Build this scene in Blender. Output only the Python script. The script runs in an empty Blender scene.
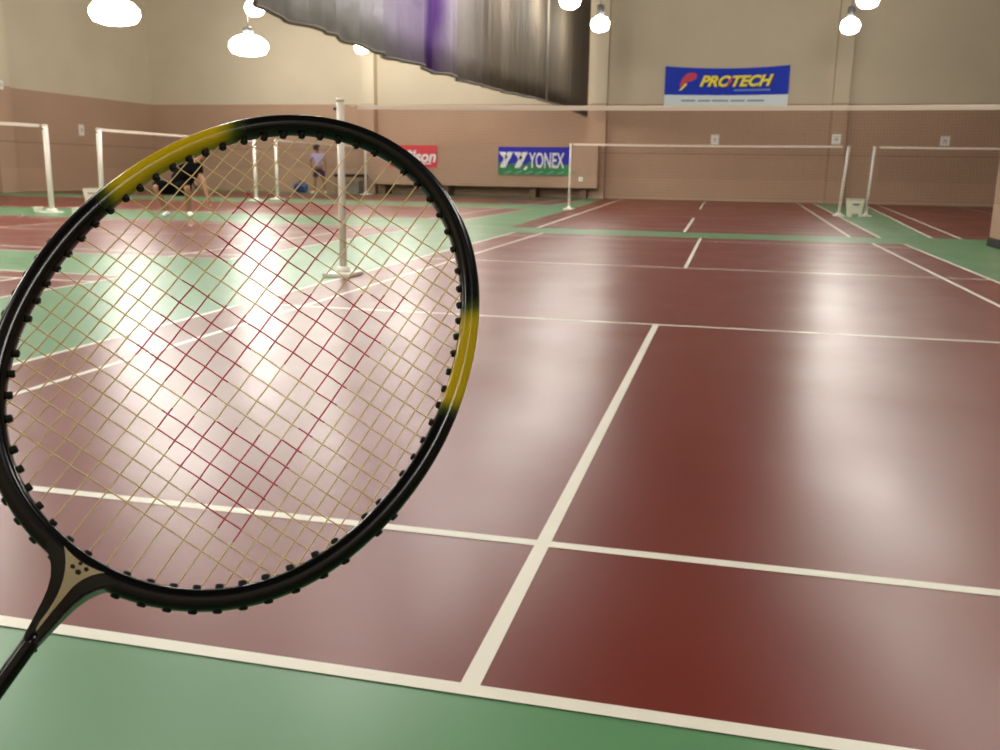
import bpy, bmesh, math, random
from mathutils import Vector, Matrix
random.seed(7)
PI = math.pi
sc = bpy.context.scene
COL = sc.collection

# ------------------------------------------------------------------ materials
def lin(c):
    return tuple((x/255/12.92 if x/255 <= .04045 else ((x/255+.055)/1.055)**2.4) for x in c) + (1.0,)

def mat(name, rgb, rough=.5, metal=0.0, spec=.5, noise=0.0, nscale=8.0, bump=0.0, bscale=60.0, coat=0.0):
    m = bpy.data.materials.new(name); m.use_nodes = True
    nt = m.node_tree; b = nt.nodes['Principled BSDF']
    b.inputs['Base Color'].default_value = lin(rgb)
    b.inputs['Roughness'].default_value = rough
    b.inputs['Metallic'].default_value = metal
    b.inputs['Specular IOR Level'].default_value = spec
    b.inputs['Coat Weight'].default_value = coat
    tc = nt.nodes.new('ShaderNodeTexCoord')
    if noise:
        n = nt.nodes.new('ShaderNodeTexNoise'); n.inputs['Scale'].default_value = nscale; n.inputs['Detail'].default_value = 4
        nt.links.new(tc.outputs['Object'], n.inputs['Vector'])
        r = nt.nodes.new('ShaderNodeMapRange'); r.inputs['From Min'].default_value = .25; r.inputs['From Max'].default_value = .75
        r.inputs['To Min'].default_value = 1-noise; r.inputs['To Max'].default_value = 1+noise
        nt.links.new(n.outputs['Fac'], r.inputs['Value'])
        mx = nt.nodes.new('ShaderNodeVectorMath'); mx.operation = 'SCALE'
        mx.inputs[0].default_value = lin(rgb)[:3]
        nt.links.new(r.outputs['Result'], mx.inputs['Scale'])
        nt.links.new(mx.outputs['Vector'], b.inputs['Base Color'])
    if bump:
        n = nt.nodes.new('ShaderNodeTexNoise'); n.inputs['Scale'].default_value = bscale; n.inputs['Detail'].default_value = 3
        nt.links.new(tc.outputs['Object'], n.inputs['Vector'])
        bp = nt.nodes.new('ShaderNodeBump'); bp.inputs['Strength'].default_value = bump; bp.inputs['Distance'].default_value = .01
        nt.links.new(n.outputs['Fac'], bp.inputs['Height'])
        nt.links.new(bp.outputs['Normal'], b.inputs['Normal'])
    return m

def emit(name, rgb, strength):
    m = bpy.data.materials.new(name); m.use_nodes = True
    b = m.node_tree.nodes['Principled BSDF']
    b.inputs['Base Color'].default_value = lin(rgb)
    b.inputs['Emission Color'].default_value = lin(rgb)
    b.inputs['Emission Strength'].default_value = strength
    return m

FLOOR_R = .31
def floor_mat(name, rgb, rough=FLOOR_R, spec=.30):
    """Glossy vinyl sports flooring: slightly undulating mats, scuffs in the gloss."""
    m = mat(name, rgb, rough, spec=spec, noise=.06, nscale=2.2)
    nt = m.node_tree; b = nt.nodes['Principled BSDF']
    tc = nt.nodes.new('ShaderNodeTexCoord')
    n = nt.nodes.new('ShaderNodeTexNoise'); n.inputs['Scale'].default_value = 1.1; n.inputs['Detail'].default_value = 5
    nt.links.new(tc.outputs['Object'], n.inputs['Vector'])
    r = nt.nodes.new('ShaderNodeMapRange'); r.inputs['From Min'].default_value = .3; r.inputs['From Max'].default_value = .7
    r.inputs['To Min'].default_value = rough-.03; r.inputs['To Max'].default_value = rough+.05
    nt.links.new(n.outputs['Fac'], r.inputs['Value']); nt.links.new(r.outputs['Result'], b.inputs['Roughness'])
    w = nt.nodes.new('ShaderNodeTexNoise'); w.inputs['Scale'].default_value = 1.4; w.inputs['Detail'].default_value = 1; w.inputs['Distortion'].default_value = .3
    nt.links.new(tc.outputs['Object'], w.inputs['Vector'])
    bp = nt.nodes.new('ShaderNodeBump'); bp.inputs['Strength'].default_value = .06; bp.inputs['Distance'].default_value = .05
    nt.links.new(w.outputs['Fac'], bp.inputs['Height']); nt.links.new(bp.outputs['Normal'], b.inputs['Normal'])
    return m

M = {
 'green': floor_mat('green_vinyl_floor', (88,136,94)),
 'red':   floor_mat('brick_red_vinyl_floor', (108,36,25)),
 'line':  floor_mat('cream_court_line_paint', (228,224,210), .40),
 'ceil':  mat('dark_ceiling_paint', (66,62,56), .9, spec=.2),
 'trim':  mat('tan_trim_paint', (170,140,112), .6),
 'white': mat('white_enamel', (238,234,226), .4),
 'post':  mat('off_white_enamel', (224,215,204), .35),
 'plastic': mat('white_plastic', (226,226,206), .45),
 'cord':  mat('dark_brown_net_cord', (92,60,48), .9),
 'tape':  mat('cream_net_tape', (228,214,198), .8),
 'black': mat('black_gloss_lacquer', (5,5,8), .2, spec=.3),
 'rubber': mat('black_rubber', (10,10,12), .6, spec=.3),
 'steel': mat('grey_lamp_housing', (150,150,148), .45, .5),
 'lamp':  emit('lamp_diffuser_glow', (255,250,240), 46.0),
 'lampl': emit('wide_lamp_diffuser_glow', (255,250,240), 32.0),
 'decal': mat('champagne_silver_decal', (168,156,130), .38, .35),
 'string': mat('natural_cream_string', (226,198,146), .45),
 'stringr': mat('red_stencil_ink', (176,14,28), .5),
 'skin':  mat('skin', (158,112,84), .6),
 'hair':  mat('dark_hair', (28,20,20), .6),
 'blackcloth': mat('black_sports_cloth', (7,7,10), .95, spec=.1, noise=.2, nscale=20),
 'lilac': mat('lilac_cloth', (178,168,204), .85, noise=.05, nscale=12),
 'plum':  mat('dark_plum_cloth', (64,40,70), .85),
 'shoe':  mat('white_shoe_leather', (226,224,216), .5),
 'blue':  mat('blue_nylon', (62,92,150), .6, noise=.12, nscale=14),
 'navy':  mat('navy_nylon', (34,48,84), .6),
 'maroon': mat('dark_maroon_paint', (104,36,38), .5),
 'darkrubber': mat('dark_base_rubber', (38,36,34), .6),
 'grey':  mat('grey_paint', (120,112,100), .5),
 'feather': mat('white_goose_feather', (236,232,222), .7),
 'cork':  mat('cork', (220,205,175), .7),
 'bblue': mat('royal_blue_banner_vinyl', (14,52,196), .5, spec=.2),
 'bindigo': mat('indigo_banner_vinyl', (44,44,186), .5, spec=.2),
 'bgreen': mat('green_banner_vinyl', (22,128,72), .45),
 'bred':  mat('red_banner_vinyl', (220,52,62), .45),
 'bwhite': mat('white_banner_ink', (236,238,240), .5),
 'bpale': mat('pale_banner_vinyl', (228,242,244), .5),
 'byellow': mat('yellow_banner_ink', (250,234,50), .5),
 'bcrim': mat('crimson_banner_ink', (214,40,74), .5),
 'bdark': mat('dark_navy_banner_ink', (14,24,84), .5),
 'bgrey': mat('grey_banner_ink', (150,160,176), .5),
 'plateinsert': mat('pale_grey_plate_insert', (196,194,188), .5),
 'blight': mat('light_blue_banner_ink', (110,140,215), .5),
}

def wall_mat():
    """two-tone wall: beige above, tan wainscot below 3.6 m, faint panel joints."""
    m = mat('two_tone_wall_paint', (200,180,140), .75)
    nt = m.node_tree; b = nt.nodes['Principled BSDF']; L = nt.links.new
    tc = nt.nodes.new('ShaderNodeTexCoord'); sp = nt.nodes.new('ShaderNodeSeparateXYZ')
    L(tc.outputs['Object'], sp.inputs[0])
    gt = nt.nodes.new('ShaderNodeMath'); gt.operation = 'GREATER_THAN'; gt.inputs[1].default_value = 3.6
    L(sp.outputs['Z'], gt.inputs[0])
    n = nt.nodes.new('ShaderNodeTexNoise'); n.inputs['Scale'].default_value = .5; n.inputs['Detail'].default_value = 5
    L(tc.outputs['Object'], n.inputs['Vector'])
    mr = nt.nodes.new('ShaderNodeMapRange'); mr.inputs['From Min'].default_value = .3; mr.inputs['From Max'].default_value = .7
    mr.inputs['To Min'].default_value = .95; mr.inputs['To Max'].default_value = 1.05
    L(n.outputs['Fac'], mr.inputs['Value'])
    # panel joint 1.75 m up
    d = nt.nodes.new('ShaderNodeMath'); d.operation = 'SUBTRACT'; d.inputs[1].default_value = 1.75; L(sp.outputs['Z'], d.inputs[0])
    ab = nt.nodes.new('ShaderNodeMath'); ab.operation = 'ABSOLUTE'; L(d.outputs[0], ab.inputs[0])
    lt = nt.nodes.new('ShaderNodeMath'); lt.operation = 'LESS_THAN'; lt.inputs[1].default_value = .015; L(ab.outputs[0], lt.inputs[0])
    mx = nt.nodes.new('ShaderNodeMix'); mx.data_type = 'RGBA'
    mx.inputs[6].default_value = lin((180,148,124)); mx.inputs[7].default_value = lin((208,195,170))
    L(gt.outputs[0], mx.inputs[0])
    mj = nt.nodes.new('ShaderNodeMix'); mj.data_type = 'RGBA'; mj.inputs[7].default_value = lin((138,110,90))
    L(lt.outputs[0], mj.inputs[0]); L(mx.outputs[2], mj.inputs[6])
    vm = nt.nodes.new('ShaderNodeVectorMath'); vm.operation = 'SCALE'
    L(mj.outputs[2], vm.inputs[0]); L(mr.outputs['Result'], vm.inputs['Scale'])
    L(vm.outputs['Vector'], b.inputs['Base Color'])
    return m
M['wall'] = wall_mat()

# ------------------------------------------------------------------ helpers
def obj(name, bm, mats, parent=None, smooth=False, recalc=True):
    me = bpy.data.meshes.new(name)
    if recalc: bmesh.ops.recalc_face_normals(bm, faces=bm.faces)
    bm.to_mesh(me); bm.free()
    for m in (mats if isinstance(mats, (list, tuple)) else [mats]): me.materials.append(m)
    if smooth:
        for q in me.polygons: q.use_smooth = True
    o = bpy.data.objects.new(name, me); COL.objects.link(o)
    if parent: o.parent = parent
    return o

def thing(name, label, cat, loc=(0,0,0), rotz=0, group=None):
    o = bpy.data.objects.new(name, None); COL.objects.link(o)
    o.empty_display_size = .1
    o.location = loc; o.rotation_euler = (0,0,rotz)
    o['label'] = label; o['category'] = cat
    if group: o['group'] = group
    return o

def tag(o, label, cat, group=None):
    o['label'] = label; o['category'] = cat
    if group: o['group'] = group
    return o

def struct(o): o['kind'] = 'structure'; return o

def dup(root, loc, rotz=0, label=None, group=None):
    r = root.copy(); COL.objects.link(r); r.location = loc; r.rotation_euler = (0,0,rotz)
    if label: r['label'] = label
    if group: r['group'] = group
    for ch in list(root.children):
        c = ch.copy(); COL.objects.link(c); c.parent = r
        for g in ch.children:
            d = g.copy(); COL.objects.link(d); d.parent = c
    return r

def add_box(bm, x0, x1, y0, y1, z0, z1, mi=0, bevel=0):
    vs = [bm.verts.new((x,y,z)) for x in (x0,x1) for y in (y0,y1) for z in (z0,z1)]
    fs = []
    for idx in ((0,1,3,2),(4,6,7,5),(0,4,5,1),(2,3,7,6),(0,2,6,4),(1,5,7,3)):
        f = bm.faces.new([vs[i] for i in idx]); f.material_index = mi; fs.append(f)
    if bevel:
        bmesh.ops.bevel(bm, geom=list({e for f in fs for e in f.edges}), offset=bevel, segments=2, affect='EDGES')

def add_tube(bm, pts, r, n=8, mi=0, cap=True, closed=False):
    pts = [Vector(q) for q in pts]; N = len(pts)
    rs = r if isinstance(r, (list, tuple)) else [r]*N
    rings = []; up = None
    for i, q in enumerate(pts):
        if closed: t = pts[(i+1) % N] - pts[i-1]
        else: t = pts[min(i+1,N-1)] - pts[max(i-1,0)]
        t.normalize()
        if up is None:
            up = Vector((0,0,1)) if abs(t.z) < .9 else Vector((1,0,0))
        s = t.cross(up).normalized(); u = s.cross(t).normalized(); up = u
        rings.append([bm.verts.new(q + rs[i]*(math.cos(2*PI*k/n)*s + math.sin(2*PI*k/n)*u)) for k in range(n)])
    M_ = N if closed else N-1
    for i in range(M_):
        a, b = rings[i], rings[(i+1) % N]
        for k in range(n):
            f = bm.faces.new((a[k], a[(k+1)%n], b[(k+1)%n], b[k])); f.material_index = mi; f.smooth = True
    if cap and not closed:
        for rg in (rings[0], rings[-1]):
            f = bm.faces.new(rg); f.material_index = mi
    return rings

def add_lathe(bm, prof, n=24, c=(0,0,0), mi=0, cap=True):
    rings = []
    for (r, z) in prof:
        rings.append([bm.verts.new((c[0]+r*math.cos(2*PI*k/n), c[1]+r*math.sin(2*PI*k/n), c[2]+z)) for k in range(n)])
    for a, b in zip(rings, rings[1:]):
        for k in range(n):
            f = bm.faces.new((a[k], a[(k+1)%n], b[(k+1)%n], b[k])); f.material_index = mi; f.smooth = True
    if cap:
        for rg in (rings[0], rings[-1]):
            f = bm.faces.new(rg); f.material_index = mi

def add_prism(bm, poly, z0, z1, mi=0):
    """poly in xy, extruded z0..z1"""
    a = [bm.verts.new((x,y,z0)) for x,y in poly]; b = [bm.verts.new((x,y,z1)) for x,y in poly]
    n = len(poly); fs = [bm.faces.new(a), bm.faces.new(b)]
    for i in range(n): fs.append(bm.faces.new((a[i], a[(i+1)%n], b[(i+1)%n], b[i])))
    for f in fs: f.material_index = mi
    return fs

def text_into(bm, body, size, depth, mi, shear=0.0, bold=0.0, xf=None, xscale=1.0, align='CENTER'):
    """letters turned into mesh and merged into bm; text lies in local xy, xf maps to the final place"""
    cu = bpy.data.curves.new('lettering', 'FONT'); cu.body = body; cu.size = size
    cu.extrude = depth; cu.shear = shear; cu.offset = bold; cu.align_x = align; cu.align_y = 'CENTER'
    o = bpy.data.objects.new('lettering', cu); COL.objects.link(o)
    dg = bpy.context.evaluated_depsgraph_get(); dg.update()
    me = bpy.data.meshes.new_from_object(o.evaluated_get(dg))
    bpy.data.objects.remove(o); bpy.data.curves.remove(cu)
    t = bmesh.new(); t.from_mesh(me); bpy.data.meshes.remove(me)
    vm = {}
    for v in t.verts:
        co = Vector((v.co.x*xscale, v.co.y, v.co.z))
        vm[v] = bm.verts.new(xf @ co if xf else co)
    for f in t.faces:
        try: nf = bm.faces.new([vm[v] for v in f.verts]); nf.material_index = mi
        except ValueError: pass
    t.free()

# ------------------------------------------------------------------ camera (placed about 1 m above the floor behind the baseline)
CAM = Vector((.439213, -1.574028, .993480))
R_ = Vector((.97128083, .23744021, .01535252)); U_ = Vector((-.06525591, .20377701, .97684011)); F_ = Vector((-.22881263, .94978791, -.21341908))
cd = bpy.data.cameras.new('camera'); cam = bpy.data.objects.new('camera', cd); COL.objects.link(cam)
cam.matrix_world = Matrix(((R_.x,U_.x,-F_.x,CAM.x),(R_.y,U_.y,-F_.y,CAM.y),(R_.z,U_.z,-F_.z,CAM.z),(0,0,0,1)))
cd.sensor_width = 36; cd.lens = 33.598; cd.clip_start = .02; cd.clip_end = 200
cd.dof.use_dof = True; cd.dof.focus_distance = .62; cd.dof.aperture_fstop = 24
sc.camera = cam

# ------------------------------------------------------------------ room
XL, XR, YB, YF, H = -24.5, 14.0, 36.0, -7.0, 9.0
bm = bmesh.new()
def slab(poly, z, mi):
    f = bm.faces.new([bm.verts.new((x,y,z)) for x,y in poly]); f.material_index = mi
    if f.normal.z < 0: f.normal_flip()
def rect(x0,x1,y0,y1): return [(x0,y0),(x1,y0),(x1,y1),(x0,y1)]
def lerp(a,b,t): return a+(b-a)*t
add_box(bm, XL, XR, YF, YB, -.15, 0, 0)
ZR, ZL = .0012, .0024
# main court
slab(rect(-3.05,3.05,0,13.75), ZR, 1)
def hl(y, x0=-3.05, x1=3.05, w=.04): slab(rect(x0,x1,y-w/2,y+w/2), ZL, 2)
def vl(x, y0, y1, w=.04): slab(rect(x-w/2,x+w/2,y0,y1), ZL, 2)
hl(.02); hl(.78); hl(4.70); hl(8.70); hl(12.98)
vl(-3.03,.04,13.75); vl(3.03,.04,13.75); vl(-2.57,.04,.76); vl(2.57,.04,.76)
for x in (-2.57,2.57):
    for a,b in ((.80,4.68),(4.72,8.68),(8.72,12.96),(13.0,13.75)): vl(x,a,b)
vl(0,.04,.76); vl(0,.80,4.68); vl(0,8.72,12.96); vl(0,13.0,13.75)
# the court behind it, against the back wall
def skewcourt(l0,r0,l1,r1,y0,y1,lines,ends):
    slab([(l0,y0),(r0,y0),(r1,y1),(l1,y1)], ZR, 1)
    W=.05
    def X(f,y): t=(y-y0)/(y1-y0); return lerp(lerp(l0,r0,f), lerp(l1,r1,f), t)
    for f,a,b in lines:
        slab([(X(f,a)-W/2,a),(X(f,a)+W/2,a),(X(f,b)+W/2,b),(X(f,b)-W/2,b)], ZL, 2)
    for y,w in ends:
        slab([(X(0,y),y-w/2),(X(1,y),y-w/2),(X(1,y),y+w/2),(X(0,y),y+w/2)], ZL, 2)
skewcourt(-3.45,2.92,-4.35,3.45,15.2,35.9,
    [(.08,15.2,35.9),(.92,15.2,35.9),(.995,15.2,35.9),(.49,15.2,20.8),(.49,26.5,35.0)], [(16.0,.03),(21.0,.03),(26.3,.03)])
skewcourt(3.72,9.9,5.15,11.6,15.55,35.9,
    [(.005,15.55,35.9),(.08,15.55,35.9),(.92,15.55,35.9),(.5,15.55,21),(.5,26.5,35)], [(16.2,.03),(21.2,.03),(26.5,.03)])
# courts of the left half, turned a quarter turn
for (y0,y1) in ((-.6,5.95),(7.7,14.2),(17.2,23.8),(27.0,33.4)):
    x1,x0 = -4.85,-20.7
    slab(rect(XL+.1,x1,y0,y1), ZR, 1)
    for y in (y0+.03,y1-.03,y0+.5,y1-.5): slab(rect(x0,x1,y-.02,y+.02), ZL, 2)
    for x in (x0+.03,x1-.03,x0+.8,x1-.8,-12.8-2,-12.8+2): slab(rect(x-.02,x+.02,y0+.05,y1-.05), ZL+.0006, 2)
    for a,b in ((x0+.8,-14.8),(-10.8,x1-.8)): slab(rect(a,b,(y0+y1)/2-.02,(y0+y1)/2+.02), ZL+.0012, 2)
floor = struct(obj('floor', bm, [M['green'],M['red'],M['line']], recalc=False))
def room_box(name, *a, m='wall'):
    b = bmesh.new(); add_box(b, *a); return struct(obj(name, b, M[m]))
room_box('wall_back', XL-.3, XR+.3, YB, YB+.3, -.15, H)
room_box('wall_left', XL-.3, XL, YF, YB, -.15, H)
room_box('wall_right', XR, XR+.3, YF, YB, -.15, H)
room_box('wall_front', XL-.3, XR+.3, YF-.3, YF, -.15, H)
room_box('ceiling', XL-.3, XR+.3, YF-.3, YB+.3, H, H+.2, m='ceil')
# pilasters on the walls
for i,(x0,x1,y0,y1) in enumerate(((-14.53,-13.98,35.6,36),(-5.08,-4.46,35.55,36),(3.80,4.34,35.6,36),(10.9,11.4,35.6,36),(XL,XL+.35,26.4,27.2),(XL,XL+.35,10.4,11.2))):
    room_box('trim_%d' % (i+1), x0,x1,y0,y1,0,H)
# square column at the right edge, with a rubber foot
t = thing('column', 'square tan column with a black rubber foot at the right edge', 'column', (4.62,13.3,0))
b = bmesh.new(); add_box(b, -.36,.36,-.02,.7,.0,H-.001); o = obj('shaft', b, M['wall'], t)
b = bmesh.new(); add_box(b, -.385,.385,-.045,.725,0,.13, bevel=.012); obj('base_guard', b, M['darkrubber'], t)

# boxed ledge with an open toe space below the banners
t = thing('ledge', 'long boxed tan ledge along the back wall carrying the banners', 'ledge', (-9.2,34.8,0))
b = bmesh.new(); add_box(b, -4.6,4.58,0,1.195,.40,2.0, bevel=.02); obj('box', b, mat('ledge_tan_paint',(181,149,125),.7,noise=.04,nscale=1.5), t)
lm = mat('ledge_brown_paint',(128,98,80),.7)
for x in (-4.3,-1.6,2.0,4.0):
    b = bmesh.new(); add_box(b, x-.12,x+.12,.35,1.195,0,.40); obj('support', b, lm, t)

# ------------------------------------------------------------------ nets and posts
def net_mesh(width, ztop, depth):
    """netting of thin cords (x along the net), hung between -width/2 and width/2"""
    b = bmesh.new(); w = width/2; z0, z1 = ztop-depth, ztop-.03
    def strip(a, c, r):
        d = (Vector(c)-Vector(a)).normalized(); s = Vector((d.z,0,-d.x))*r; n = Vector((0,r,0))
        v = [b.verts.new(Vector(q)+k) for q in (a,c) for k in (s,n,-s,-n)]
        for i in range(4): b.faces.new((v[i],v[(i+1)%4],v[4+(i+1)%4],v[4+i]))
    nx = int(width/.025)
    for i in range(nx+1):
        x = -w+i*width/nx; strip((x,0,z0),(x,0,z1),.0006)
    nz = int((z1-z0)/.025)
    for j in range(nz+1):
        z = z0+j*(z1-z0)/nz; strip((-w,0,z),(w,0,z),.0006)
    return b
def make_net(label, width, ztop, span, depth, loc, rz, tape=.04):
    t = thing('badminton_net', label, 'net', loc, rz, None)
    obj('netting', net_mesh(width, ztop, depth), M['cord'], t, recalc=False)
    b = bmesh.new()
    n = 24; pr = []
    for i in range(n+1):
        x = -width/2+width*i/n; sag = -.012*(1-(2*i/n-1)**2)
        pr.append([b.verts.new((x,y,ztop+sag+z)) for y,z in ((-.006,-tape),(-.006,-.004),(0,0),(.006,-.004),(.006,-tape))])
    for a,c in zip(pr,pr[1:]):
        for k in range(5): b.faces.new((a[k],a[(k+1)%5],c[(k+1)%5],c[k]))
    b.faces.new(pr[0]); b.faces.new(pr[-1])
    obj('tape', b, M['tape'], t)
    for s in (-1,1):
        b = bmesh.new(); add_tube(b, [(s*(width/2-.003),0,ztop-.015),(s*(span/2-.075),0,ztop-.012)], .006, 6)
        obj('tie_cord', b, M['tape'], t)
    b = bmesh.new(); add_tube(b, [(-width/2,0,ztop-depth),(width/2,0,ztop-depth)], .0012, 6)
    obj('bottom_cord', b, M['cord'], t)
    return t
def make_post(label, loc, h, r, lean=(0,0), base=True, rz=0):
    t = thing('net_post', label, 'net post', loc, rz, None)
    b = bmesh.new()
    add_tube(b, [(0,0,.03),(lean[0]*.5,lean[1]*.5,h*.5),(lean[0],lean[1],h-.02)], r, 12)
    obj('pole', b, M['post'], t)
    b = bmesh.new(); add_tube(b, [(lean[0],lean[1],h-.03),(lean[0],lean[1],h)], r*1.15, 12); obj('cap', b, M['post'], t)
    b = bmesh.new(); add_box(b, -.13,.13,-.2,.2,0,.035, bevel=.008)
    add_lathe(b, [(r*2.2,.034),(r*1.5,.09)], 14); obj('base', b, M['white'], t)
    b = bmesh.new(); add_tube(b, [(lean[0]-r*.5,lean[1],h-.09),(lean[0]-r*1.9,lean[1],h-.09)], .012, 8); obj('hook', b, M['rubber'], t)
    return t
# near net
make_net('nearest net with a long cream tape crossing the upper right of the picture', 5.9, 1.565, 6.2, .76, (.02,6.7,0), 0)
make_post('thick white post at the left end of the nearest net', (-3.1,6.7,0), 1.62, .033)
make_post('white net post at the unseen right end of the nearest net', (3.14,6.7,0), 1.62, .033)
# far nets against the back wall
make_net('net across the red court under the blue and white banner', 6.85, 1.75, 7.0, .86, (-.36,24,0), 0, .05)
make_post('thin white post at the left end of the far middle net, beside the green banner', (-3.86,24,0), 1.75, .028)
make_post('white post at the right end of the far middle net, left of the white bin', (3.12,24,0), 1.75, .04, (.10,0))
make_net('far right net beyond the column, cut by the right edge', 6.6, 1.75, 6.8, .86, (7.28,24.2,0), 0, .05)
make_post('white post at the left end of the far right net, right of the white bin', (3.80,24.2,0), 1.75, .035, (.06,0))
make_post('white post at the hidden right end of the far right net', (10.66,24.2,0), 1.75, .035)
# left half, nets running away from the camera
XN = -13.6
make_net('net at the far left edge of the picture, ending at the leftmost post', 6.8, 1.78, 7.0, .86, (XN+.25,11.87,0), PI/2, .06)
make_post('leftmost white net post, on a wide base with a dark hook at its top', (XN+.28,15.4,0), 1.78, .055, rz=PI/2)
make_post('white net post hidden past the left edge', (XN,8.64,0), 1.78, .055, rz=PI/2)
make_net('net behind the yellow part of the racket frame, left of the player in black', 7.0, 1.80, 7.2, .86, (XN,21.05,0), PI/2, .06)
make_post('white net post just left of the yellow part of the racket frame', (XN,17.42,0), 1.80, .055, (0,-.05), rz=PI/2)
make_post('left one of the two close white posts seen through the racket head', (XN,24.7,0), 1.82, .05, rz=PI/2)
make_net('farthest net of the left half, seen through the racket top behind the person in lilac', 7.3, 1.86, 7.5, .86, (XN,29.86,0), PI/2, .06)
make_post('right one of the two close white posts seen through the racket head', (XN,26.1,0), 1.86, .05, rz=PI/2)
make_post('slim white post beside the black topped table at the back', (XN,33.62,0), 1.86, .045, rz=PI/2)

# ------------------------------------------------------------------ lamps
def make_lamp(kind, label, group, loc):
    t = thing('high_bay_lamp', label, 'lamp', loc, 0, group)
    s = 1.0 if kind == 'small' else 3.0
    if kind == 'small':
        prof = [(.02,-.20),(.14,-.19),(.24,-.13),(.285,0),(.27,.10),(.22,.19),(.13,.25)]
        cy, rod0 = (.11,.25,.60), .60
    else:
        prof = [(.04,-.22),(.28,-.215),(.46,-.155),(.54,-.02),(.53,.10),(.44,.21),(.29,.29)]
        cy, rod0 = (.15,.29,.53), .53
    b = bmesh.new(); add_lathe(b, prof, 32); obj('diffuser', b, M['lamp' if kind=='small' else 'lampl'], t)
    b = bmesh.new(); add_lathe(b, [(cy[0],cy[1]-.03),(cy[0]*1.05,cy[1]),(cy[0],cy[2]-.03),(cy[0]*.6,cy[2])], 20); obj('housing', b, M['steel'], t)
    b = bmesh.new(); add_tube(b, [(0,0,rod0-.02),(0,0,H-loc[2]-.03)], .012, 8)
    add_lathe(b, [(.07,H-loc[2]-.05),(.07,H-loc[2])], 14); obj('hanger', b, M['steel'], t)
    return t
LZ = 5.5
l0 = make_lamp('small','round lamp hanging by the top edge above the dark end of the curtain','lamps over the main hall',(-4.19,25.1,LZ+.05))
LAB = {(-3.91,29.1):'round lamp glowing in front of the pilaster at the curtain end',
       (3.64,30.5):'round lamp hanging right of the blue and white banner, lower of two',
       (3.55,25.8):'round lamp cut by the top edge right of the blue and white banner'}
for (x,y),lb in LAB.items(): dup(l0,(x,y,LZ),0,lb,'lamps over the main hall')
for x in (-4.0,3.6):
    for y in (21.2,17.0,12.8,8.6,4.4,.2,-4.0):
        dup(l0,(x,y,LZ),0,'round lamp over the main hall, above the top edge of the picture','lamps out of the picture')
make2 = [((-13.72,25.3,LZ+.1),'small lamp glowing just under the curtain hem near the top edge'),
         ((-13.55,33.3,LZ-.02),'small lamp glowing under the curtain hem above the racket top')]
for loc,lb in make2: dup(l0,loc,0,lb,'lamps over the left hall')
WZ = 4.3
L0 = make_lamp('wide','wide bright lamp near the top left corner of the picture','lamps over the left hall',(-13.26,17.89,WZ))
dup(l0,(-18.2,24.95,LZ),0,'unseen small lamp added to light the left walls, hidden right behind the wide lamp near the top left corner')  # extra lamp tucked behind the wide one to brighten the far left walls
dup(l0,(-17.95,32.75,LZ),0,'unseen small lamp added to the left hall for its walls, hidden right behind the second wide lamp')  # likewise added for the left walls, unseen behind the second wide lamp
dup(L0,(-13.06,23.61,WZ),0,'wide bright lamp hanging above the racket head, left of the curtain','lamps over the left hall')
for x,y in ((-13.2,12.2),(-13.2,6.5),(-13.2,.8),(-8.4,23.6),(-8.4,17.9),(-8.4,12.2),(-8.4,6.5),(-8.4,.8)):
    dup(L0,(x,y,WZ),0,'wide lamp over the left hall, hidden by the curtain or above the picture','wide lamps out of view')
for x,y in ((-22.3,20.0),(-22.3,12.0),(-18.2,17.3),(-18.2,9.3),(-9.3,33)):  # the pair nearest the left wall is added to brighten that wall
    dup(l0,(x,y,LZ),0,'unseen small lamp over the left hall, hidden by the curtain or outside the picture','small lamps out of view')

# ------------------------------------------------------------------ divider curtain hoisted along the hall
def curtain_mat():
    m = mat('hoisted_divider_curtain', (128,126,128), .8, spec=.2)
    nt = m.node_tree; b = nt.nodes['Principled BSDF']; L = nt.links.new
    tc = nt.nodes.new('ShaderNodeTexCoord'); sp = nt.nodes.new('ShaderNodeSeparateXYZ'); L(tc.outputs['Object'], sp.inputs[0])
    n = nt.nodes.new('ShaderNodeTexNoise'); n.inputs['Scale'].default_value = .6
    L(tc.outputs['Object'], n.inputs['Vector'])
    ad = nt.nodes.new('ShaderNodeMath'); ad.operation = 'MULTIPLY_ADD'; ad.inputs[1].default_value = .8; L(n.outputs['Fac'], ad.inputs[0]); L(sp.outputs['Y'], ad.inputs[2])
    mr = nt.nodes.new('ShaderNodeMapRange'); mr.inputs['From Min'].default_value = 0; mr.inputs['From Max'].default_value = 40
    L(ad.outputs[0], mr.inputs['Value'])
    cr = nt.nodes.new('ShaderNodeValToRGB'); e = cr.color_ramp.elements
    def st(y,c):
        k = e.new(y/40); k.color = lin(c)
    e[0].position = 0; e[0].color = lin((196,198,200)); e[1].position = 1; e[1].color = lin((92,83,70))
    st(12.4,(188,186,192)); st(14.2,(176,166,190)); st(15.5,(160,138,186)); st(15.9,(86,48,130)); st(16.4,(104,62,146)); st(16.9,(170,158,180)); st(18.2,(150,142,140)); st(20.5,(110,100,88)); st(24,(92,83,70))  # purple stretch is a glow on the grey curtain, put into its colour
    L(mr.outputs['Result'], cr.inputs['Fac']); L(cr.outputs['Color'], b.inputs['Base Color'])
    w = nt.nodes.new('ShaderNodeTexNoise'); w.inputs['Scale'].default_value = 1.6; w.inputs['Detail'].default_value = 4; w.inputs['Distortion'].default_value = 1.2
    mp = nt.nodes.new('ShaderNodeMapping'); mp.inputs['Scale'].default_value = (1,1.4,.45); L(tc.outputs['Object'], mp.inputs['Vector']); L(mp.outputs['Vector'], w.inputs['Vector'])
    bp = nt.nodes.new('ShaderNodeBump'); bp.inputs['Strength'].default_value = .6; bp.inputs['Distance'].default_value = .18
    L(w.outputs['Fac'], bp.inputs['Height']); L(bp.outputs['Normal'], b.inputs['Normal'])
    return m
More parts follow.
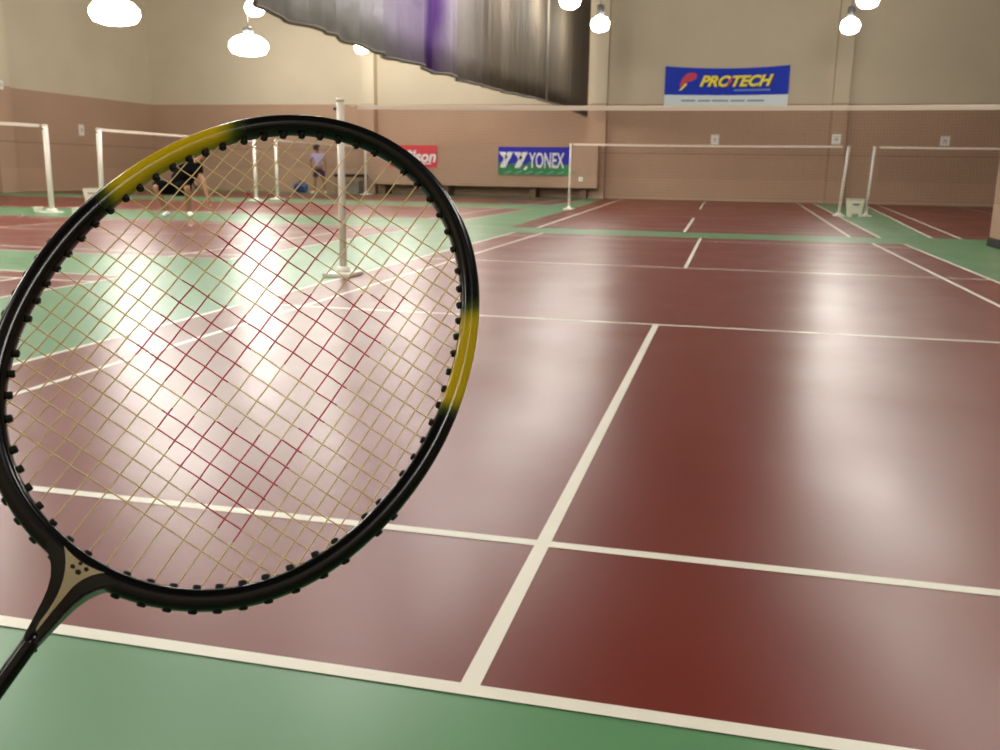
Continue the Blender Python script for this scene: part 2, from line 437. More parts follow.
XC = -5.1
b = bmesh.new()
hem = [(4,2.9),(8.6,2.84),(10.7,2.78),(12.6,2.76),(15.1,2.76),(21,2.84),(25,2.98),(29,3.06),(34.86,3.04)]
def hemz(y):
    for (a,za),(c,zc) in zip(hem,hem[1:]):
        if y <= c: return lerp(za,zc,(y-a)/(c-a))
    return hem[-1][1]
def cdx(y):
    amp = .10*max(0,min(1,(23-y)/6)) + .03
    return amp, amp*(.6*math.sin(y*3.1)+.35*math.sin(y*7.3+1.1)+.2*math.sin(y*1.3)+.15*math.sin(y*13.7))
ny, nz = 420, 10
grid = []
for i in range(ny+1):
    y = 4 + (34.86-4)*i/ny
    amp, dx = cdx(y)
    dx = amp*(.6*math.sin(y*3.1)+.35*math.sin(y*7.3+1.1)+.2*math.sin(y*1.3)+.15*math.sin(y*13.7))
    row = []
    for k in range(nz+1):
        z = lerp(hemz(y)+.03*math.sin(y*2.3)*amp*4, H-.02, (k/nz))
        f = 1-.35*k/nz
        row.append(b.verts.new((XC+dx*f, y, z)))
    grid.append(row)
for a,c in zip(grid,grid[1:]):
    for k in range(nz): b.faces.new((a[k],c[k],c[k+1],a[k+1])).smooth = True
cur = thing('divider_curtain','grey divider curtain with a purple glow painted in, hoisted near the ceiling','curtain',(0,0,0))
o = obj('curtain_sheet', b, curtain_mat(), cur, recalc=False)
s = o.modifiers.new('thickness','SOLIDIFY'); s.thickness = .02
b = bmesh.new(); add_tube(b, [(XC+cdx(y)[1],y,hemz(y)+.03*math.sin(y*2.3)*cdx(y)[0]*4+.02) for y in [4+.1*i for i in range(309)]], .03, 8)
obj('hem_tube', b, mat('hem_grey_vinyl',(120,112,102),.8), cur)
b = bmesh.new(); add_tube(b, [(XC+.11,26.2,3.0),(XC+.11,26.2,H-.02)], .03, 8); obj('lift_strap', b, mat('pale_strap_webbing',(150,140,124),.6), cur)

# ------------------------------------------------------------------ banners (flat vinyl sheets)
def front(x, y, z):  # local banner (x right, y up, z towards the hall) -> world orientation on the back wall
    return Matrix(((1,0,0,x),(0,0,-1,y),(0,1,0,z),(0,0,0,1)))
I4 = Matrix.Identity(4)
def yy_logo(bm, mi, cx, cy, s, z0, z1, xf):
    """two leaning Y shaped marks, as on the banner"""
    def poly(pts):
        t = bmesh.new(); add_prism(t, [(cx+s*x,cy+s*y) for x,y in pts], z0, z1, mi)
        vm = {v: bm.verts.new(v.co) for v in t.verts}
        for f in t.faces:
            nf = bm.faces.new([vm[v] for v in f.verts]); nf.material_index = mi
        t.free()
    for dx in (-.52,.46):
        poly([(dx-.46,.5),(dx+.0,.5),(dx+.12,.1),(dx-.06,-.02)])
        poly([(dx+.14,.5),(dx+.5,.5),(dx-.02,-.5),(dx-.38,-.5),(dx-.3,-.28)])
def banner_obj(name, W, Hh, builder, mats, label, loc, sag=0, lean=0):
    b = bmesh.new(); builder(b)
    if sag:
        for v in b.verts:
            f = (v.co.x/(W/2)); v.co.y -= sag*(1-f*f)*(v.co.y/Hh+.5)
    for v in b.verts: v.co = front(0,0,0) @ v.co
    o = obj(name, b, mats); o.location = loc
    return o
# blue and white banner, high on the back wall
def pro(b):
    W, T = 4.54, 1.44
    nseg = 16
    for i in range(nseg):
        x0, x1 = -W/2+W*i/nseg, -W/2+W*(i+1)/nseg
        add_box(b, x0,x1, -T/2+.40,T/2, 0,.012, 0)
        add_box(b, x0,x1, -T/2,-T/2+.40, 0,.012, 1)
    # crimson swoosh with a yellow tail
    for poly,mi,z in (([(-1.70,.08),(-1.62,.30),(-1.44,.50),(-1.20,.54),(-1.08,.48),(-1.10,.32),(-1.26,.22),(-1.46,.18),(-1.58,.02),(-1.72,-.02)],2,.022),
                      ([(-1.74,-.16),(-1.64,-.14),(-1.48,.02),(-1.42,.12),(-1.50,.12),(-1.62,-.02)],3,.026)):
        add_prism(b, poly, .012, z, mi)
    text_into(b,'PROTECH',.56,.006,4, shear=.35, bold=.035, xf=Matrix.Translation((.34,.17,.014)), xscale=1.02)
    text_into(b,'PROTECH',.56,.006,3, shear=.35, bold=.022, xf=Matrix.Translation((.30,.20,.024)), xscale=1.02)
    add_prism(b, [(.03,.06),(.12,.06),(.24,.36),(.15,.36)], .012,.034, 2)
    add_box(b, .30,1.62,-.16,-.10,.012,.018,5)
    for x0,x1 in ((-1.62,-1.1),(-1.0,-.55),(-.48,.12),(.2,.72),(.8,1.42)): add_box(b, x0,x1,-.57,-.50,.012,.018,6)
bo = banner_obj('banner',4.54,1.44,pro,[M['bblue'],M['bpale'],M['bcrim'],M['byellow'],M['bdark'],M['blight'],M['bgrey']],'',(-.05,35.95,4.26),sag=.10)
tag(bo,'blue banner with yellow slanted lettering and a white bottom strip, high on the back wall','banner')
# blue and green banner on the ledge
def yon(b):
    W, T = 2.86, 1.06
    add_box(b, -W/2,W/2,-.12,T/2,0,.01,0)
    add_box(b, -W/2,W/2,-T/2,-.12,0,.01,1)
    n = 36
    top = [(-W/2+W*i/n, -.12+.07*math.sin(i*.9)+.05*math.sin(i*2.1)) for i in range(n+1)]
    add_prism(b, [(W/2,-.2),(-W/2,-.2)]+top, .01,.014,1)
    for i in range(7):
        x = -W/2+.2+i*.42; add_prism(b, [(x,-.48),(x+.3,-.36),(x+.36,-.40),(x+.08,-.50)], .010,.016,3)
    yy_logo(b,2,-.82,.04,.60,.012,.022,I4)
    text_into(b,'YONEX',.80,.006,2, bold=.014, xf=Matrix.Translation((.49,.0,.016)), xscale=.50)
    add_prism(b, [(-.42,-.34),(-.32,-.34),(-.24,-.2),(-.34,-.2)], .012,.02,2)
bo = banner_obj('banner',2.86,1.06,yon,[M['bindigo'],M['bgreen'],M['bwhite'],mat('pale_green_banner_ink',(90,170,120),.5)],'',(-7.09,34.775,1.39))
tag(bo,'blue and green banner with white lettering on the ledge at the back','banner')
# red banner
def wil(b):
    W, T = 1.98, .86
    add_box(b, -W/2,W/2,-T/2,T/2,0,.01,0)
    text_into(b,'Wilson',.62,.006,1, shear=.2, bold=.02, xf=Matrix.Translation((.05,-.02,.014)), xscale=.98)
    add_prism(b, [(-.8,-.28),(.75,-.26),(.75,-.30),(-.8,-.33)], .01,.018,1)
bo = banner_obj('banner',1.98,.86,wil,[M['bred'],M['bwhite']],'',(-12.02,34.775,1.52))
tag(bo,'red banner with white lettering, half hidden behind the racket frame','banner')

# ------------------------------------------------------------------ wall plates and small things at the back
def plate(label, loc, w, h, side=0):
    t = thing('wall_plate', label, 'wall plate', loc, side)
    b = bmesh.new(); add_box(b, -w/2,w/2,-.03,0,-h/2,h/2, bevel=.008); obj('cover', b, M['white'], t)
    b = bmesh.new(); add_box(b, -w*.16,w*.16,-.042,-.028,-h*.18,h*.18, bevel=.004); obj('insert', b, M['plateinsert'], t)
plate('white square plate on the back wall above the middle of the far net', (-.33,36,2.29), .30,.36)
plate('white square plate on the right pilaster above the end of the far net', (4.02,35.6,2.32), .32,.36)
plate('white square plate on the back wall above the far right net', (7.79,36,2.3), .32,.34)
plate('small white plate low on the ledge right of the blue and green banner', (-5.25,34.8,.74), .16,.16)
plate('white plate on the left wall between two white net posts', (XL,31.22,2.31), .30,.42, PI/2)
plate('pale plate on the left pilaster at the wainscot edge', (XL+.35,26.75,3.62), .22,.3, PI/2)
t = thing('wall_box','dark maroon box on the left wall at the left edge of the picture','box',(XL,26.0,.95),PI/2)
b = bmesh.new(); add_box(b, -.30,.30,-.18,0,-.3,.3, bevel=.02); obj('case', b, M['maroon'], t)
b = bmesh.new(); add_box(b, -.24,.24,-.2,-.175,-.24,.24, bevel=.01); obj('door', b, M['maroon'], t)

def white_bin(label, loc, w, h, rz=0):
    t = thing('bin', label, 'bin', loc, rz)
    b = bmesh.new(); a0, a1 = w*.40, w*.5
    rings = []
    for z,a in ((.08,a0),(h*.6,lerp(a0,a1,.6)),(h-.03,a1),(h,a1+.015),(h,a1-.02),(.12,a0-.02)):
        rings.append([b.verts.new((sx*a,sy*a*.8,z)) for sx,sy in ((-1,-1),(1,-1),(1,1),(-1,1))])
    for r0,r1 in zip(rings,rings[1:]):
        for k in range(4): b.faces.new((r0[k],r0[(k+1)%4],r1[(k+1)%4],r1[k]))
    b.faces.new(rings[0]); b.faces.new(rings[-1]); obj('tub', b, M['plastic'], t)
    for sx in (-1,1):
        for sy in (-1,1):
            b = bmesh.new(); add_box(b, sx*a0*.78-.04,sx*a0*.78+.04,sy*a0*.6-.035,sy*a0*.6+.035,0,.09); obj('foot', b, M['plastic'], t)
    b = bmesh.new(); add_box(b, -w*.22,w*.22,-a1*.8-.012,-a1*.76,h*.66,h*.74, bevel=.005); obj('handle_slot', b, M['grey'], t)
white_bin('white plastic bin standing between two far net posts at right', (3.46,23.75,0), .38,.45, .1)
white_bin('white plastic bin at the left, partly behind the racket frame', (-15.55,19.7,0), .40,.40,.5)
def base_box(label, loc, sx, sy, sz, rz=0):
    t = thing('storage_box', label, 'box', loc, rz)
    b = bmesh.new(); add_box(b, -sx/2,sx/2,-sy/2,sy/2,0,sz*.7, bevel=.01); obj('body', b, M['plastic'], t)
    b = bmesh.new(); add_box(b, -sx/2-.015,sx/2+.015,-sy/2-.015,sy/2+.015,sz*.7,sz, bevel=.01); obj('lid', b, M['plastic'], t)
base_box('low white box on the green strip right of the leftmost net post', (-12.78,15.66,0), .34,.24,.10,.2)
base_box('tiny white box on the floor left of the leftmost net post', (-13.70,15.45,0), .13,.13,.11,.2)

def shuttle(label, loc, rx, rz):
    t = thing('shuttlecock', label, 'shuttlecock', loc, rz); t.rotation_euler = (rx,0,rz)
    b = bmesh.new(); add_lathe(b, [(.001,-.014),(.008,-.012),(.012,-.004),(.0125,.006),(.0125,.012)], 12); obj('cork', b, M['cork'], t)
    b = bmesh.new()
    for k in range(16):
        a = 2*PI*k/16; d = Vector((math.cos(a),math.sin(a),0)); s = Vector((-math.sin(a),math.cos(a),0))
        p0 = d*.010+Vector((0,0,.011)); p1 = d*.024+Vector((0,0,.045)); p2 = d*.033+Vector((0,0,.074))
        vs = [p0-s*.0012,p0+s*.0012,p1+s*.006,p2+s*.0075,p2-s*.0055,p1-s*.0035]
        f = b.faces.new([b.verts.new(q) for q in vs])
    o = obj('skirt', b, M['feather'], t, recalc=False)
    md = o.modifiers.new('thickness','SOLIDIFY'); md.thickness = .0008
shuttle('shuttlecock lying on the red court at far left, below the leftmost net post', (-12.9,14.05,.034), 1.95, .4)

shuttle('shuttlecock lying on the red court in front of the crouching person in black', (-8.32,12.6,.034), 1.95, -.5)
# bag
t = thing('sports_bag','blue sports bag on the floor by the back wall, seen through the strings','bag',(-16.85,34.6,0),.05)
b = bmesh.new()
prof = [(-.26,.0,.16),(-.25,.12,.20),(-.12,.15,.235),(.12,.15,.235),(.25,.12,.2),(.26,.0,.16)]
rings = []
for x,hw,hh in ((-.28,.09,.12),(-.25,.15,.17),(-.1,.17,.19),(.1,.17,.19),(.25,.15,.17),(.28,.09,.12)):
    rings.append([b.verts.new((x,hw*math.cos(a),.19+hh*math.sin(a))) for a in [2*PI*k/14 for k in range(14)]])
for r0,r1 in zip(rings,rings[1:]):
    for k in range(14): b.faces.new((r0[k],r0[(k+1)%14],r1[(k+1)%14],r1[k])).smooth = True
b.faces.new(rings[0]); b.faces.new(rings[-1]); obj('body', b, M['blue'], t)
for y in (-.1,.1):
    b = bmesh.new(); add_tube(b, [(-.12,y*1.5,.27),(-.09,y,.42),(0,y*.7,.47),(.09,y,.42),(.12,y*1.5,.27)], .014, 8); obj('handle', b, M['navy'], t)
b = bmesh.new(); add_box(b, -.2,.2,-.186,-.15,.10,.26, bevel=.02); obj('pocket', b, M['navy'], t)
# table and crate
t = thing('table','black topped table by the back wall, right of the near net post','table',(-14.75,34.9,0))
b = bmesh.new(); add_box(b, -.62,.62,-.3,.3,.66,.78, bevel=.01); obj('tabletop', b, M['rubber'], t)
for sx in (-1,1):
    for sy in (-1,1):
        b = bmesh.new(); add_tube(b, [(sx*.56,sy*.25,0),(sx*.54,sy*.24,.71)], .018, 8); obj('leg', b, M['grey'], t)
b = bmesh.new(); add_tube(b, [(-.55,.24,.25),(.55,.24,.25)], .014, 8); obj('stretcher', b, M['grey'], t)
base_box('grey lidded crate standing under the black topped table', (-14.6,34.9,0), .55,.4,.5)
for o in COL.objects:
    if o.get('label','').startswith('grey lidded crate'):
        for c in o.children: c.data.materials[0] = M['grey']

# ------------------------------------------------------------------ people
def skin_obj(name, chains, material, parent, root=0, sub=2):
    """chains: list of lists of (point, radius); equal points are merged"""
    b = bmesh.new(); vmap = {}; rad = []
    def gv(q):
        k = tuple(round(c,4) for c in q)
        if k not in vmap: vmap[k] = b.verts.new(q); rad.append(None)
        return vmap[k]
    rmap = {}
    for ch in chains:
        prev = None
        for q, r in ch:
            v = gv(q); rmap.setdefault(v, r)
            if prev is not None and prev != v and not any(v in e.verts for e in prev.link_edges): b.edges.new((prev, v))
            prev = v
    b.verts.index_update(); rl = [rmap[v] for v in b.verts]
    me = bpy.data.meshes.new(name); b.to_mesh(me); b.free(); me.materials.append(material)
    o = bpy.data.objects.new(name, me); COL.objects.link(o); o.parent = parent
    md = o.modifiers.new('skin','SKIN'); md.use_smooth_shade = True
    for i, d in enumerate(me.skin_vertices[0].data):
        r = rl[i]; d.radius = r if isinstance(r, tuple) else (r, r); d.use_root = (i == root)
    s = o.modifiers.new('subdivision','SUBSURF'); s.levels = sub; s.render_levels = sub
    return o

def make_person(label, loc, rz, J, cloth, scale=1.0, bulk=1.0, leg=.8):
    """J: joints in local metres (x right, y forward away, z up)"""
    V = lambda k: Vector(J[k])
    t = thing('person', label, 'person', loc, rz); t.scale = (scale,)*3
    pel, chest, neck, head = V('pelvis'), V('chest'), V('neck'), V('head')
    mid = (pel+chest)/2
    face = Vector(J['face']).normalized()
    chains = [[(pel,(.15,.12)),(mid,(.135,.11)),(chest,(.16,.12)),(neck,(.058,.058)),(head+Vector((0,0,-.06)),(.07,.075)),(head+Vector((0,0,.03)),(.088,.098)),(head+Vector((0,0,.10)),(.06,.07))]]
    for s in ('l','r'):
        hp, kn, an = V('hip_'+s), V('knee_'+s), V('ankle_'+s)
        toe = V('toe_'+s)
        chains.append([(pel,(.15,.12)),(hp,.092),((hp*.5+kn*.5),.076),(kn,.056),((kn*.6+an*.4),.056),(an,.038),(an*.5+toe*.5+Vector((0,0,-.01)),.034),(toe,.026)])
        sh, el, wr, fi = V('sh_'+s), V('el_'+s), V('wr_'+s), V('hand_'+s)
        d = (fi-wr).normalized(); side = d.cross(face)
        if side.length < .2: side = d.cross(Vector((0,0,1)))
        side.normalize(); nrm = side.cross(d).normalized()
        palm = wr+d*.085
        chains.append([(chest,(.16,.12)),(sh,.062),((sh+el)/2,.048),(el,.040),((el+wr)/2,.038),(wr,.027),(wr+d*.04,(.036,.022)),(palm,(.038,.016))])
        for q,(off,ln) in enumerate(((-.030,.072),(-.010,.082),(.010,.077),(.030,.062))):
            k0 = palm+side*off+d*.012; k1 = k0+d*ln*.5+nrm*.008; k2 = k1+d*ln*.4+nrm*.026
            chains.append([(palm,(.038,.016)),(k0,.0095),(k1,.009),(k2,.007)])
        th = wr+d*.045+side*-.032
        chains.append([(wr+d*.04,(.036,.022)),(th,.011),(th+d*.035+side*-.022+nrm*.008,.0095),(th+d*.06+side*-.026+nrm*.018,.007)])
    body = skin_obj('body', chains, M['skin'], t)
    # face: nose, eyes, mouth, ears as part of a small head-piece set
    sd = face.cross(Vector((0,0,1))).normalized(); up = sd.cross(face).normalized()
    b = bmesh.new()
    add_tube(b, [head+face*.088+up*.035, head+face*.108+up*.0, head+face*.092-up*.012], [.008,.016,.010], 8)
    obj('nose', b, M['skin'], t, smooth=True)
    for s in (-1,1):
        b = bmesh.new(); bmesh.ops.create_icosphere(b, subdivisions=2, radius=.013, matrix=Matrix.Translation(head+face*.088+up*.035+sd*s*.032)); obj('eye', b, M['hair'], t, smooth=True)
        b = bmesh.new(); bmesh.ops.create_icosphere(b, subdivisions=2, radius=.03, matrix=Matrix.Translation(head+sd*s*.09+up*.015) @ Matrix.Diagonal((.6,.6,1,1))); obj('ear', b, M['skin'], t, smooth=True)
    b = bmesh.new(); add_tube(b, [head+face*.086-up*.045-sd*.026, head+face*.096-up*.047, head+face*.086-up*.045+sd*.026], .006, 6); obj('mouth', b, M['maroon'], t, smooth=True)
    # hair cap
    b = bmesh.new(); bmesh.ops.create_icosphere(b, subdivisions=3, radius=.122)
    bmesh.ops.delete(b, geom=[v for v in b.verts if v.co.z < (-.095 if v.co.dot(face) < -.02 else -.03) or (v.co.dot(face) > .055 and v.co.z < .06)], context='VERTS')
    for v in b.verts: v.co = v.co + head + Vector((0,0,.045)) - face*.012
    o = obj('hair', b, M['hair'], t, smooth=True, recalc=False)
    md = o.modifiers.new('thickness','SOLIDIFY'); md.thickness = .018; md.offset = -1
    # clothes
    B = lambda *r: tuple(q*bulk for q in r)
    ch = [[(pel+(mid-pel)*.15,B(.178,.148)),(mid,B(.165,.14)),(chest,B(.19,.15)),(neck-(neck-chest)*.35,(.10,.09))]]
    for s in ('l','r'): ch.append([(chest,B(.19,.15)),(V('sh_'+s),.088*bulk),((V('sh_'+s)*.35+V('el_'+s)*.65),.072*bulk)])
    skin_obj('shirt', ch, M[cloth[0]], t)
    ch = [[(pel+(mid-pel)*.25,(.172,.142)),(pel,(.185,.155))]]
    for s in ('l','r'): ch.append([(pel,(.185,.155)),(V('hip_'+s),.122),(V('hip_'+s)*.5+V('knee_'+s)*.5,.108*bulk),(V('hip_'+s)*(1-leg)+V('knee_'+s)*leg,.098*bulk)])
    skin_obj('shorts', ch, M[cloth[1]], t, root=1)
    for s in ('l','r'):
        an, toe = V('ankle_'+s), V('toe_'+s); hd = (toe-an); hd.z = 0; hd.normalize()
        skin_obj('shoe', [[(an-hd*.05+Vector((0,0,-.035)),.045),(an+hd*.03+Vector((0,0,-.02)),(.05,.05)),((an+toe)/2+hd*.03+Vector((0,0,-.012)),(.047,.038)),(toe+hd*.05,(.04,.03))]], M['shoe'], t)
    return t
# player lunging to the right, body bent forward
make_person('person in black crouching and reaching down, seen through strings below the yellow frame part', (-10.03,15.3,0), .236,
 dict(pelvis=(-.22,.05,.49), chest=(.07,-.05,.79), neck=(.21,-.08,.94), head=(.31,-.12,1.04), face=(.75,-.4,-.5),
      hip_l=(-.31,.0,.47), knee_l=(-.44,-.36,.50), ankle_l=(-.36,-.06,.085), toe_l=(-.35,-.24,.035),
      hip_r=(-.13,-.06,.46), knee_r=(.10,-.40,.50), ankle_r=(.02,-.10,.085), toe_r=(.10,-.27,.035),
      sh_l=(.0,.14,.87), el_l=(-.06,.22,.72), wr_l=(.06,.10,.54), hand_l=(.14,.02,.48),
      sh_r=(.20,-.22,.83), el_r=(.33,-.27,.58), wr_r=(.40,-.31,.34), hand_r=(.43,-.33,.21)), ('blackcloth','blackcloth'), 1.2, 1.25, 1.0)
make_person('person in lilac shirt and plum shorts standing by the back wall', (-15.80,34.0,0), .3,
 dict(pelvis=(.05,0,.92), chest=(0,0,1.28), neck=(0,0,1.48), head=(-.02,-.01,1.63), face=(.55,.8,-.1),
      hip_l=(-.06,0,.87), knee_l=(-.10,-.05,.48), ankle_l=(-.14,.02,.085), toe_l=(-.22,-.12,.035),
      hip_r=(.15,0,.87), knee_r=(.2,-.02,.48), ankle_r=(.26,.04,.085), toe_r=(.28,-.12,.035),
      sh_l=(-.19,0,1.40), el_l=(-.26,-.05,1.13), wr_l=(-.2,-.2,.98), hand_l=(-.14,-.3,.92),
      sh_r=(.19,0,1.40), el_r=(.28,.03,1.13), wr_r=(.30,-.08,.90), hand_r=(.30,-.12,.76)), ('lilac','plum'), 1.08)

# ------------------------------------------------------------------ the racket in the foreground
RO = Vector((.21316774,-1.17544070,.90115365))
RB = Vector((.83283720,.07748635,-.54806757)); RA = Vector((.36008859,.67614323,.64278032)); RZ = RB.cross(RA)
rk = thing('badminton_racket','black and yellow badminton racket held up close at left, red stencil on its strings','racket')
rk.matrix_world = Matrix(((RB.x,RA.x,RZ.x,RO.x),(RB.y,RA.y,RZ.y,RO.y),(RB.z,RA.z,RZ.z,RO.z),(0,0,0,1)))
CO = [.11873,-.0019,.01338,-.01451,-.00347,.001,-.00332,.00038,.00041,-.00029,.00063]
CI = [.11101,-.00121,.01269,-.0143,-.00319,.00062,-.00339,.00145,.00053,-.00003,.00057]
def fr(c,t): return c[0]+sum(c[2*k-1]*math.cos(k*t)+c[2*k]*math.sin(k*t) for k in range(1,6))
def rmid(t): return .5*(fr(CO,t)+fr(CI,t))
HW, HD = .0050, .0056     # half width in the plane, half depth
def sm(x,a,b): u = max(0,min(1,(x-a)/(b-a))); return u*u*(3-2*u)
b = bmesh.new(); NT, NS = 256, 16
cl = b.loops.layers.float_color.new('paint')
rings = []
for i in range(NT):
    t = 2*PI*i/NT; r = rmid(t); P = Vector((r*math.cos(t),r*math.sin(t),0))
    t2 = t+.01; Q = Vector((rmid(t2)*math.cos(t2),rmid(t2)*math.sin(t2),0)); tg = (Q-P).normalized(); nr = Vector((tg.y,-tg.x,0))
    ring = []
    for k in range(NS):
        a = 2*PI*k/NS; ca, sa = math.cos(a), math.sin(a)
        e = .75
        x = HW*math.copysign(abs(ca)**e,ca); z = HD*math.copysign(abs(sa)**e,sa)
        if abs(sa) < .3 and ca > 0: x -= .0009       # groove along the outside
        ring.append(b.verts.new(P+nr*x+Vector((0,0,z))))
    rings.append(ring)
def paint(t):
    d = math.degrees(t) % 360
    y = max(sm(d,125,134)*(1-sm(d,158,168)), sm(d,20,28)*(1-sm(d,47,55)))
    return (y,y,y,1)
for i in range(NT):
    a, c = rings[i], rings[(i+1)%NT]
    for k in range(NS):
        f = b.faces.new((a[k],a[(k+1)%NS],c[(k+1)%NS],c[k])); f.smooth = True
        for lp in f.loops:
            v = lp.vert.co; lp[cl] = paint(math.atan2(v.y,v.x))
def frame_mat():
    m = mat('racket_lacquer_black_to_yellow', (5,5,8), .2, spec=.3)
    nt = m.node_tree; bs = nt.nodes['Principled BSDF']
    at = nt.nodes.new('ShaderNodeAttribute'); at.attribute_name = 'paint'
    cr = nt.nodes.new('ShaderNodeValToRGB'); e = cr.color_ramp.elements
    e[0].position = 0; e[0].color = lin((5,5,8)); e[1].position = 1; e[1].color = lin((192,166,16))
    k = e.new(.35); k.color = lin((62,74,24)); k = e.new(.7); k.color = lin((150,138,22))
    nt.links.new(at.outputs['Fac'], cr.inputs['Fac']); nt.links.new(cr.outputs['Color'], bs.inputs['Base Color'])
    return m
frame = obj('frame', b, frame_mat(), rk)
# throat piece, drawn around the shaft axis and moulded with thickness
def q2(pts): return [(x/1000,y/1000) for x,y in pts]
ax0, ax1 = Vector((.0077,-.1136)), Vector((.0127,-.1677)); axd = (ax1-ax0).normalized(); axn = Vector((-axd.y,axd.x))
def AX(s, w): q = ax0+axd*s+axn*w; return (q.x,q.y)
tt = [(.000,.0180),(.003,.0140),(.006,.0108),(.010,.0082),(.015,.0064),(.020,.0054),(.027,.0044),(.033,.0036),(.037,.0028)]
def arc(t): r = rmid(t); return (r*math.cos(t), r*math.sin(t))
tc_ = math.atan2(-.1136,.0077)
topline = [arc(tc_+u) for u in (.185,.14,.09,.04,0,-.04,-.09,-.14,-.185)]
poly = topline + [AX(s,-w) for s,w in tt] + [AX(s,w) for s,w in reversed(tt)]
if (Vector(AX(0,.018))-Vector(topline[0])).length < (Vector(AX(0,-.018))-Vector(topline[0])).length:
    poly = topline + [AX(s,-w) for s,w in tt] + [AX(s,w) for s,w in reversed(tt)]
else:
    poly = topline + [AX(s,w) for s,w in tt] + [AX(s,-w) for s,w in reversed(tt)]
b = bmesh.new(); fs = add_prism(b, poly, -.0046, .0046)
bmesh.ops.triangulate(b, faces=fs[:2])
bmesh.ops.bevel(b, geom=[e for e in b.edges if len(e.link_faces)==2 and e.calc_face_angle(0) > .9], offset=.0009, segments=2, affect='EDGES')
def thick(y): return lerp(.0028,.0061,sm(y,-.145,-.114))
for v in b.verts: v.co.z *= thick(v.co.y)/.0046
throat = obj('throat', b, M['black'], rk)
# champagne decal on the throat with four dark marks
def curve(p0,p1,p2,n=8): return [tuple((1-u)**2*Vector(p0)+2*u*(1-u)*Vector(p1)+u*u*Vector(p2)) for u in [i/n for i in range(n)]]
D = lambda x,y: (x/1000,y/1000)
dp = curve(D(-3.4,-111.4),D(6.5,-114.2),D(17.2,-110.9)) + curve(D(17.2,-110.9),D(11.5,-115.5),D(10.6,-123)) + curve(D(10.6,-123),D(10.2,-133),D(10.4,-144)) + curve(D(10.4,-144),D(9.0,-143),D(8.9,-136)) + curve(D(8.9,-136),D(8.0,-120),D(-3.4,-111.4))
b = bmesh.new(); fs = add_prism(b, dp, .0045, .0050); bmesh.ops.triangulate(b, faces=fs[:2])
for v in b.verts: v.co.z = thick(v.co.y)+(.0004 if v.co.z > .0048 else -.0003)
dec = obj('decal', b, M['decal'], throat)
b = bmesh.new()
for x,y,r in ((5.2,-116.0,1.2),(8.5,-116.6,1.45),(10.4,-113.9,1.15),(6.9,-113.4,1.0)):
    add_prism(b, [((x+r*math.cos(a+.5))/1000,(y+r*.85*math.sin(a+.5))/1000) for a in [2*PI*k/5 for k in range(5)]], .0049,.0053)
for v in b.verts: v.co.z = thick(v.co.y)+(.0007 if v.co.z > .0051 else .0002)
obj('emblem', b, M['black'], dec)
# shaft, cap, grip
def A3(s, z=0): q = ax0+axd*s; return Vector((q.x,q.y,z))
b = bmesh.new(); add_tube(b, [A3(.031),A3(.036),A3(.06),A3(.25)], [.0030,.0037,.0036,.0036], 16); obj('shaft', b, M['black'], rk)
b = bmesh.new(); add_tube(b, [A3(.238),A3(.248),A3(.268),A3(.275)], [.0046,.0075,.0125,.013], 16); obj('handle_cone', b, M['black'], rk)
b = bmesh.new()
pts, rr = [], []
for i in range(120):
    s = .27+.17*i/119; pts.append(A3(s)); rr.append(.0136+(.0007 if i % 6 < 4 else 0)+(.0022*sm(s,.43,.44)))
add_tube(b, pts, rr, 12); grip = obj('grip', b, M['rubber'], rk)
# strings
S = (4.6,14.8,25.4,35,44,52.2,60,67.2,74.2,80.8,87.2)
MX = sorted([3.4-s for s in S]+[3.4+s for s in S])
CY = [-81.7,-73.2,-64.5,-55.6,-47.3,-38.9,-29.3,-19.6,-10.5,-1.0,9.5,19.7,30.2,40.2,49.4,59.2,69.1,78.2,86.6,94.7,103.1,111.5]
SM, SX = -.056, .030      # how far the two families lean from the axes
def mainp(x0,y): return Vector(((x0/1000)+SM*(y-.001), y))
def crossp(y0,x): return Vector((x, y0/1000+SX*x))
def inside(q): t = math.atan2(q.y,q.x); return q.length < fr(CI,t)+.0014
red = [[(-54.4,77.9),(-7.9,104.9),(-.9,43.5),(-48.7,37.6)], [(-47.1,19.2),(-.4,23.4),(4.7,-28),(-40.6,-26.2)],
       [(-6.3,42.9),(44.2,81.4),(47.6,60),(50.2,8.6),(-3.6,16.6)], [(-13.5,-37.8),(50.5,-14.6),(52,-70),(33.7,-65.6),(14.9,-57.8),(-12,-46)],
       [(41.5,20),(50.5,20),(51,-30),(43,-30)]]
def inred(x,y):
    x*=1000; y*=1000
    for P in red:
        c = False; n = len(P)
        for i in range(n):
            (x1,y1),(x2,y2) = P[i],P[i-1]
            if (y1>y) != (y2>y) and x < (x2-x1)*(y-y1)/(y2-y1)+x1: c = not c
        if c: return True
    return False
def cut(fn, lo, hi):
    n = 1400; vals = [lo+(hi-lo)*i/n for i in range(n+1)]; ins = [v for v in vals if inside(fn(v))]
    return (ins[0], ins[-1]) if ins else None
ends = []
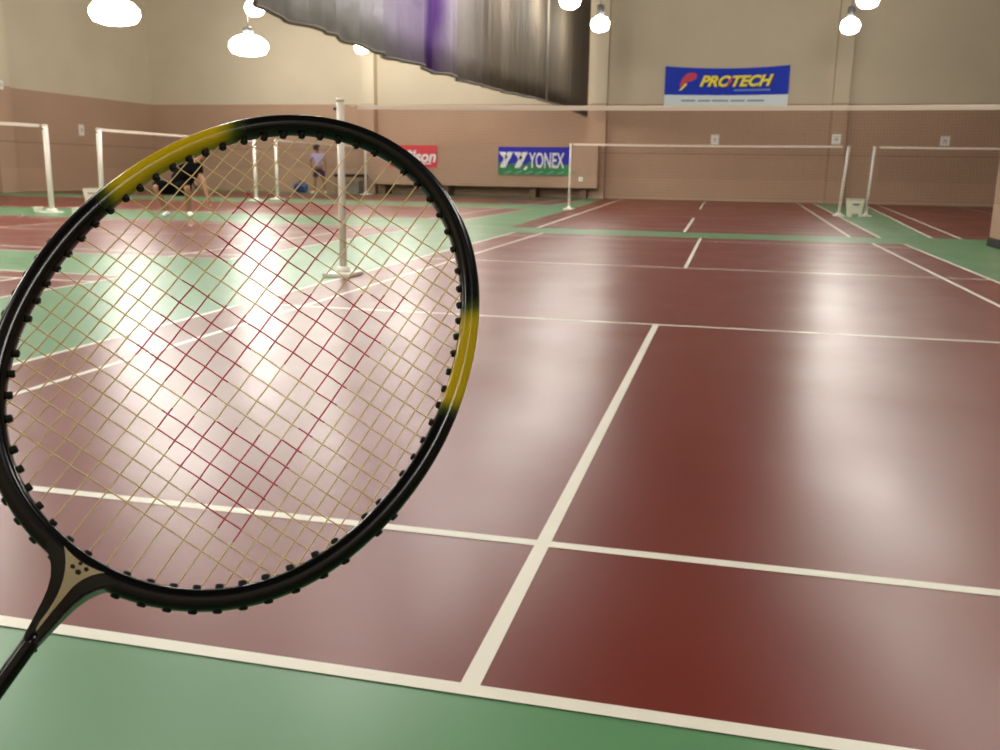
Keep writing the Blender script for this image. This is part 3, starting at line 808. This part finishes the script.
def string_obj(fn, lo, hi, crossings, sgn):
    seg = cut(fn, lo, hi)
    if not seg: return
    a, c = seg; ends.append(fn(a)); ends.append(fn(c))
    n = max(8,int((c-a)/.0016)); pts, mi = [], []
    for i in range(n+1):
        v = a+(c-a)*i/n; q = fn(v); z = 0
        for j,cv in enumerate(crossings):
            d = abs(v-cv)
            if d < .006: z += sgn*(1 if j % 2 else -1)*.00034*math.cos(d/.006*PI/2)
        pts.append(Vector((q.x,q.y,z)))
    bb = bmesh.new(); rings = []
    for i,q in enumerate(pts):
        t = (pts[min(i+1,n)]-pts[max(i-1,0)]).normalized(); s = Vector((t.y,-t.x,0)).normalized(); u = s.cross(t)
        rings.append([bb.verts.new(q+(.00035)*(math.cos(2*PI*k/6)*s+math.sin(2*PI*k/6)*u)) for k in range(6)])
    for i in range(n):
        m_ = (pts[i]+pts[i+1])/2; k_ = 1 if inred(m_.x,m_.y) else 0
        for k in range(6):
            f = bb.faces.new((rings[i][k],rings[i][(k+1)%6],rings[i+1][(k+1)%6],rings[i+1][k])); f.material_index = k_; f.smooth = True
    bb.faces.new(rings[0]); bb.faces.new(rings[-1])
    obj('string', bb, [M['string'],M['stringr']], rk)
for i,x0 in enumerate(MX): string_obj(lambda v,x0=x0: mainp(x0,v), -.14,.16, [y/1000 for y in CY], 1 if i%2 else -1)
for i,y0 in enumerate(CY): string_obj(lambda v,y0=y0: crossp(y0,v), -.13,.13, [x/1000 for x in MX], -1 if i%2 else 1)
# moulded grommet strip: a nub at every string end inside, loops outside
b = bmesh.new(); kept = []
for e in sorted(ends, key=lambda q: math.atan2(q.y,q.x)):
    if any((e-q).length < .0092 for q in kept): continue
    kept.append(e)
    t = math.atan2(e.y,e.x); d = Vector((math.cos(t),math.sin(t),0)); r0 = fr(CI,t)
    add_tube(b, [d*(r0-.0032), d*(r0-.0027), d*(r0+.0025)], [.0014,.0019,.0020], 8)
    ro = rmid(t)+HW
    if math.degrees(t) % 360 > 180 :
        add_tube(b, [d*(ro-.0016), d*(ro+.0006), d*(ro+.0010)], [.0022,.0020,.0014], 8)
obj('grommet_strip', b, M['rubber'], rk)

# ------------------------------------------------------------------ world and colour management
w = bpy.data.worlds.new('world'); sc.world = w; w.use_nodes = True
w.node_tree.nodes['Background'].inputs['Color'].default_value = (1,.95,.85,1)
w.node_tree.nodes['Background'].inputs['Strength'].default_value = .02
vs = sc.view_settings; vs.view_transform = 'Standard'; vs.look = 'None'; vs.gamma = 1; vs.use_curve_mapping = False
vs.exposure = 0.74
try: sc.cycles.sample_clamp_indirect = 6.0
except Exception: pass
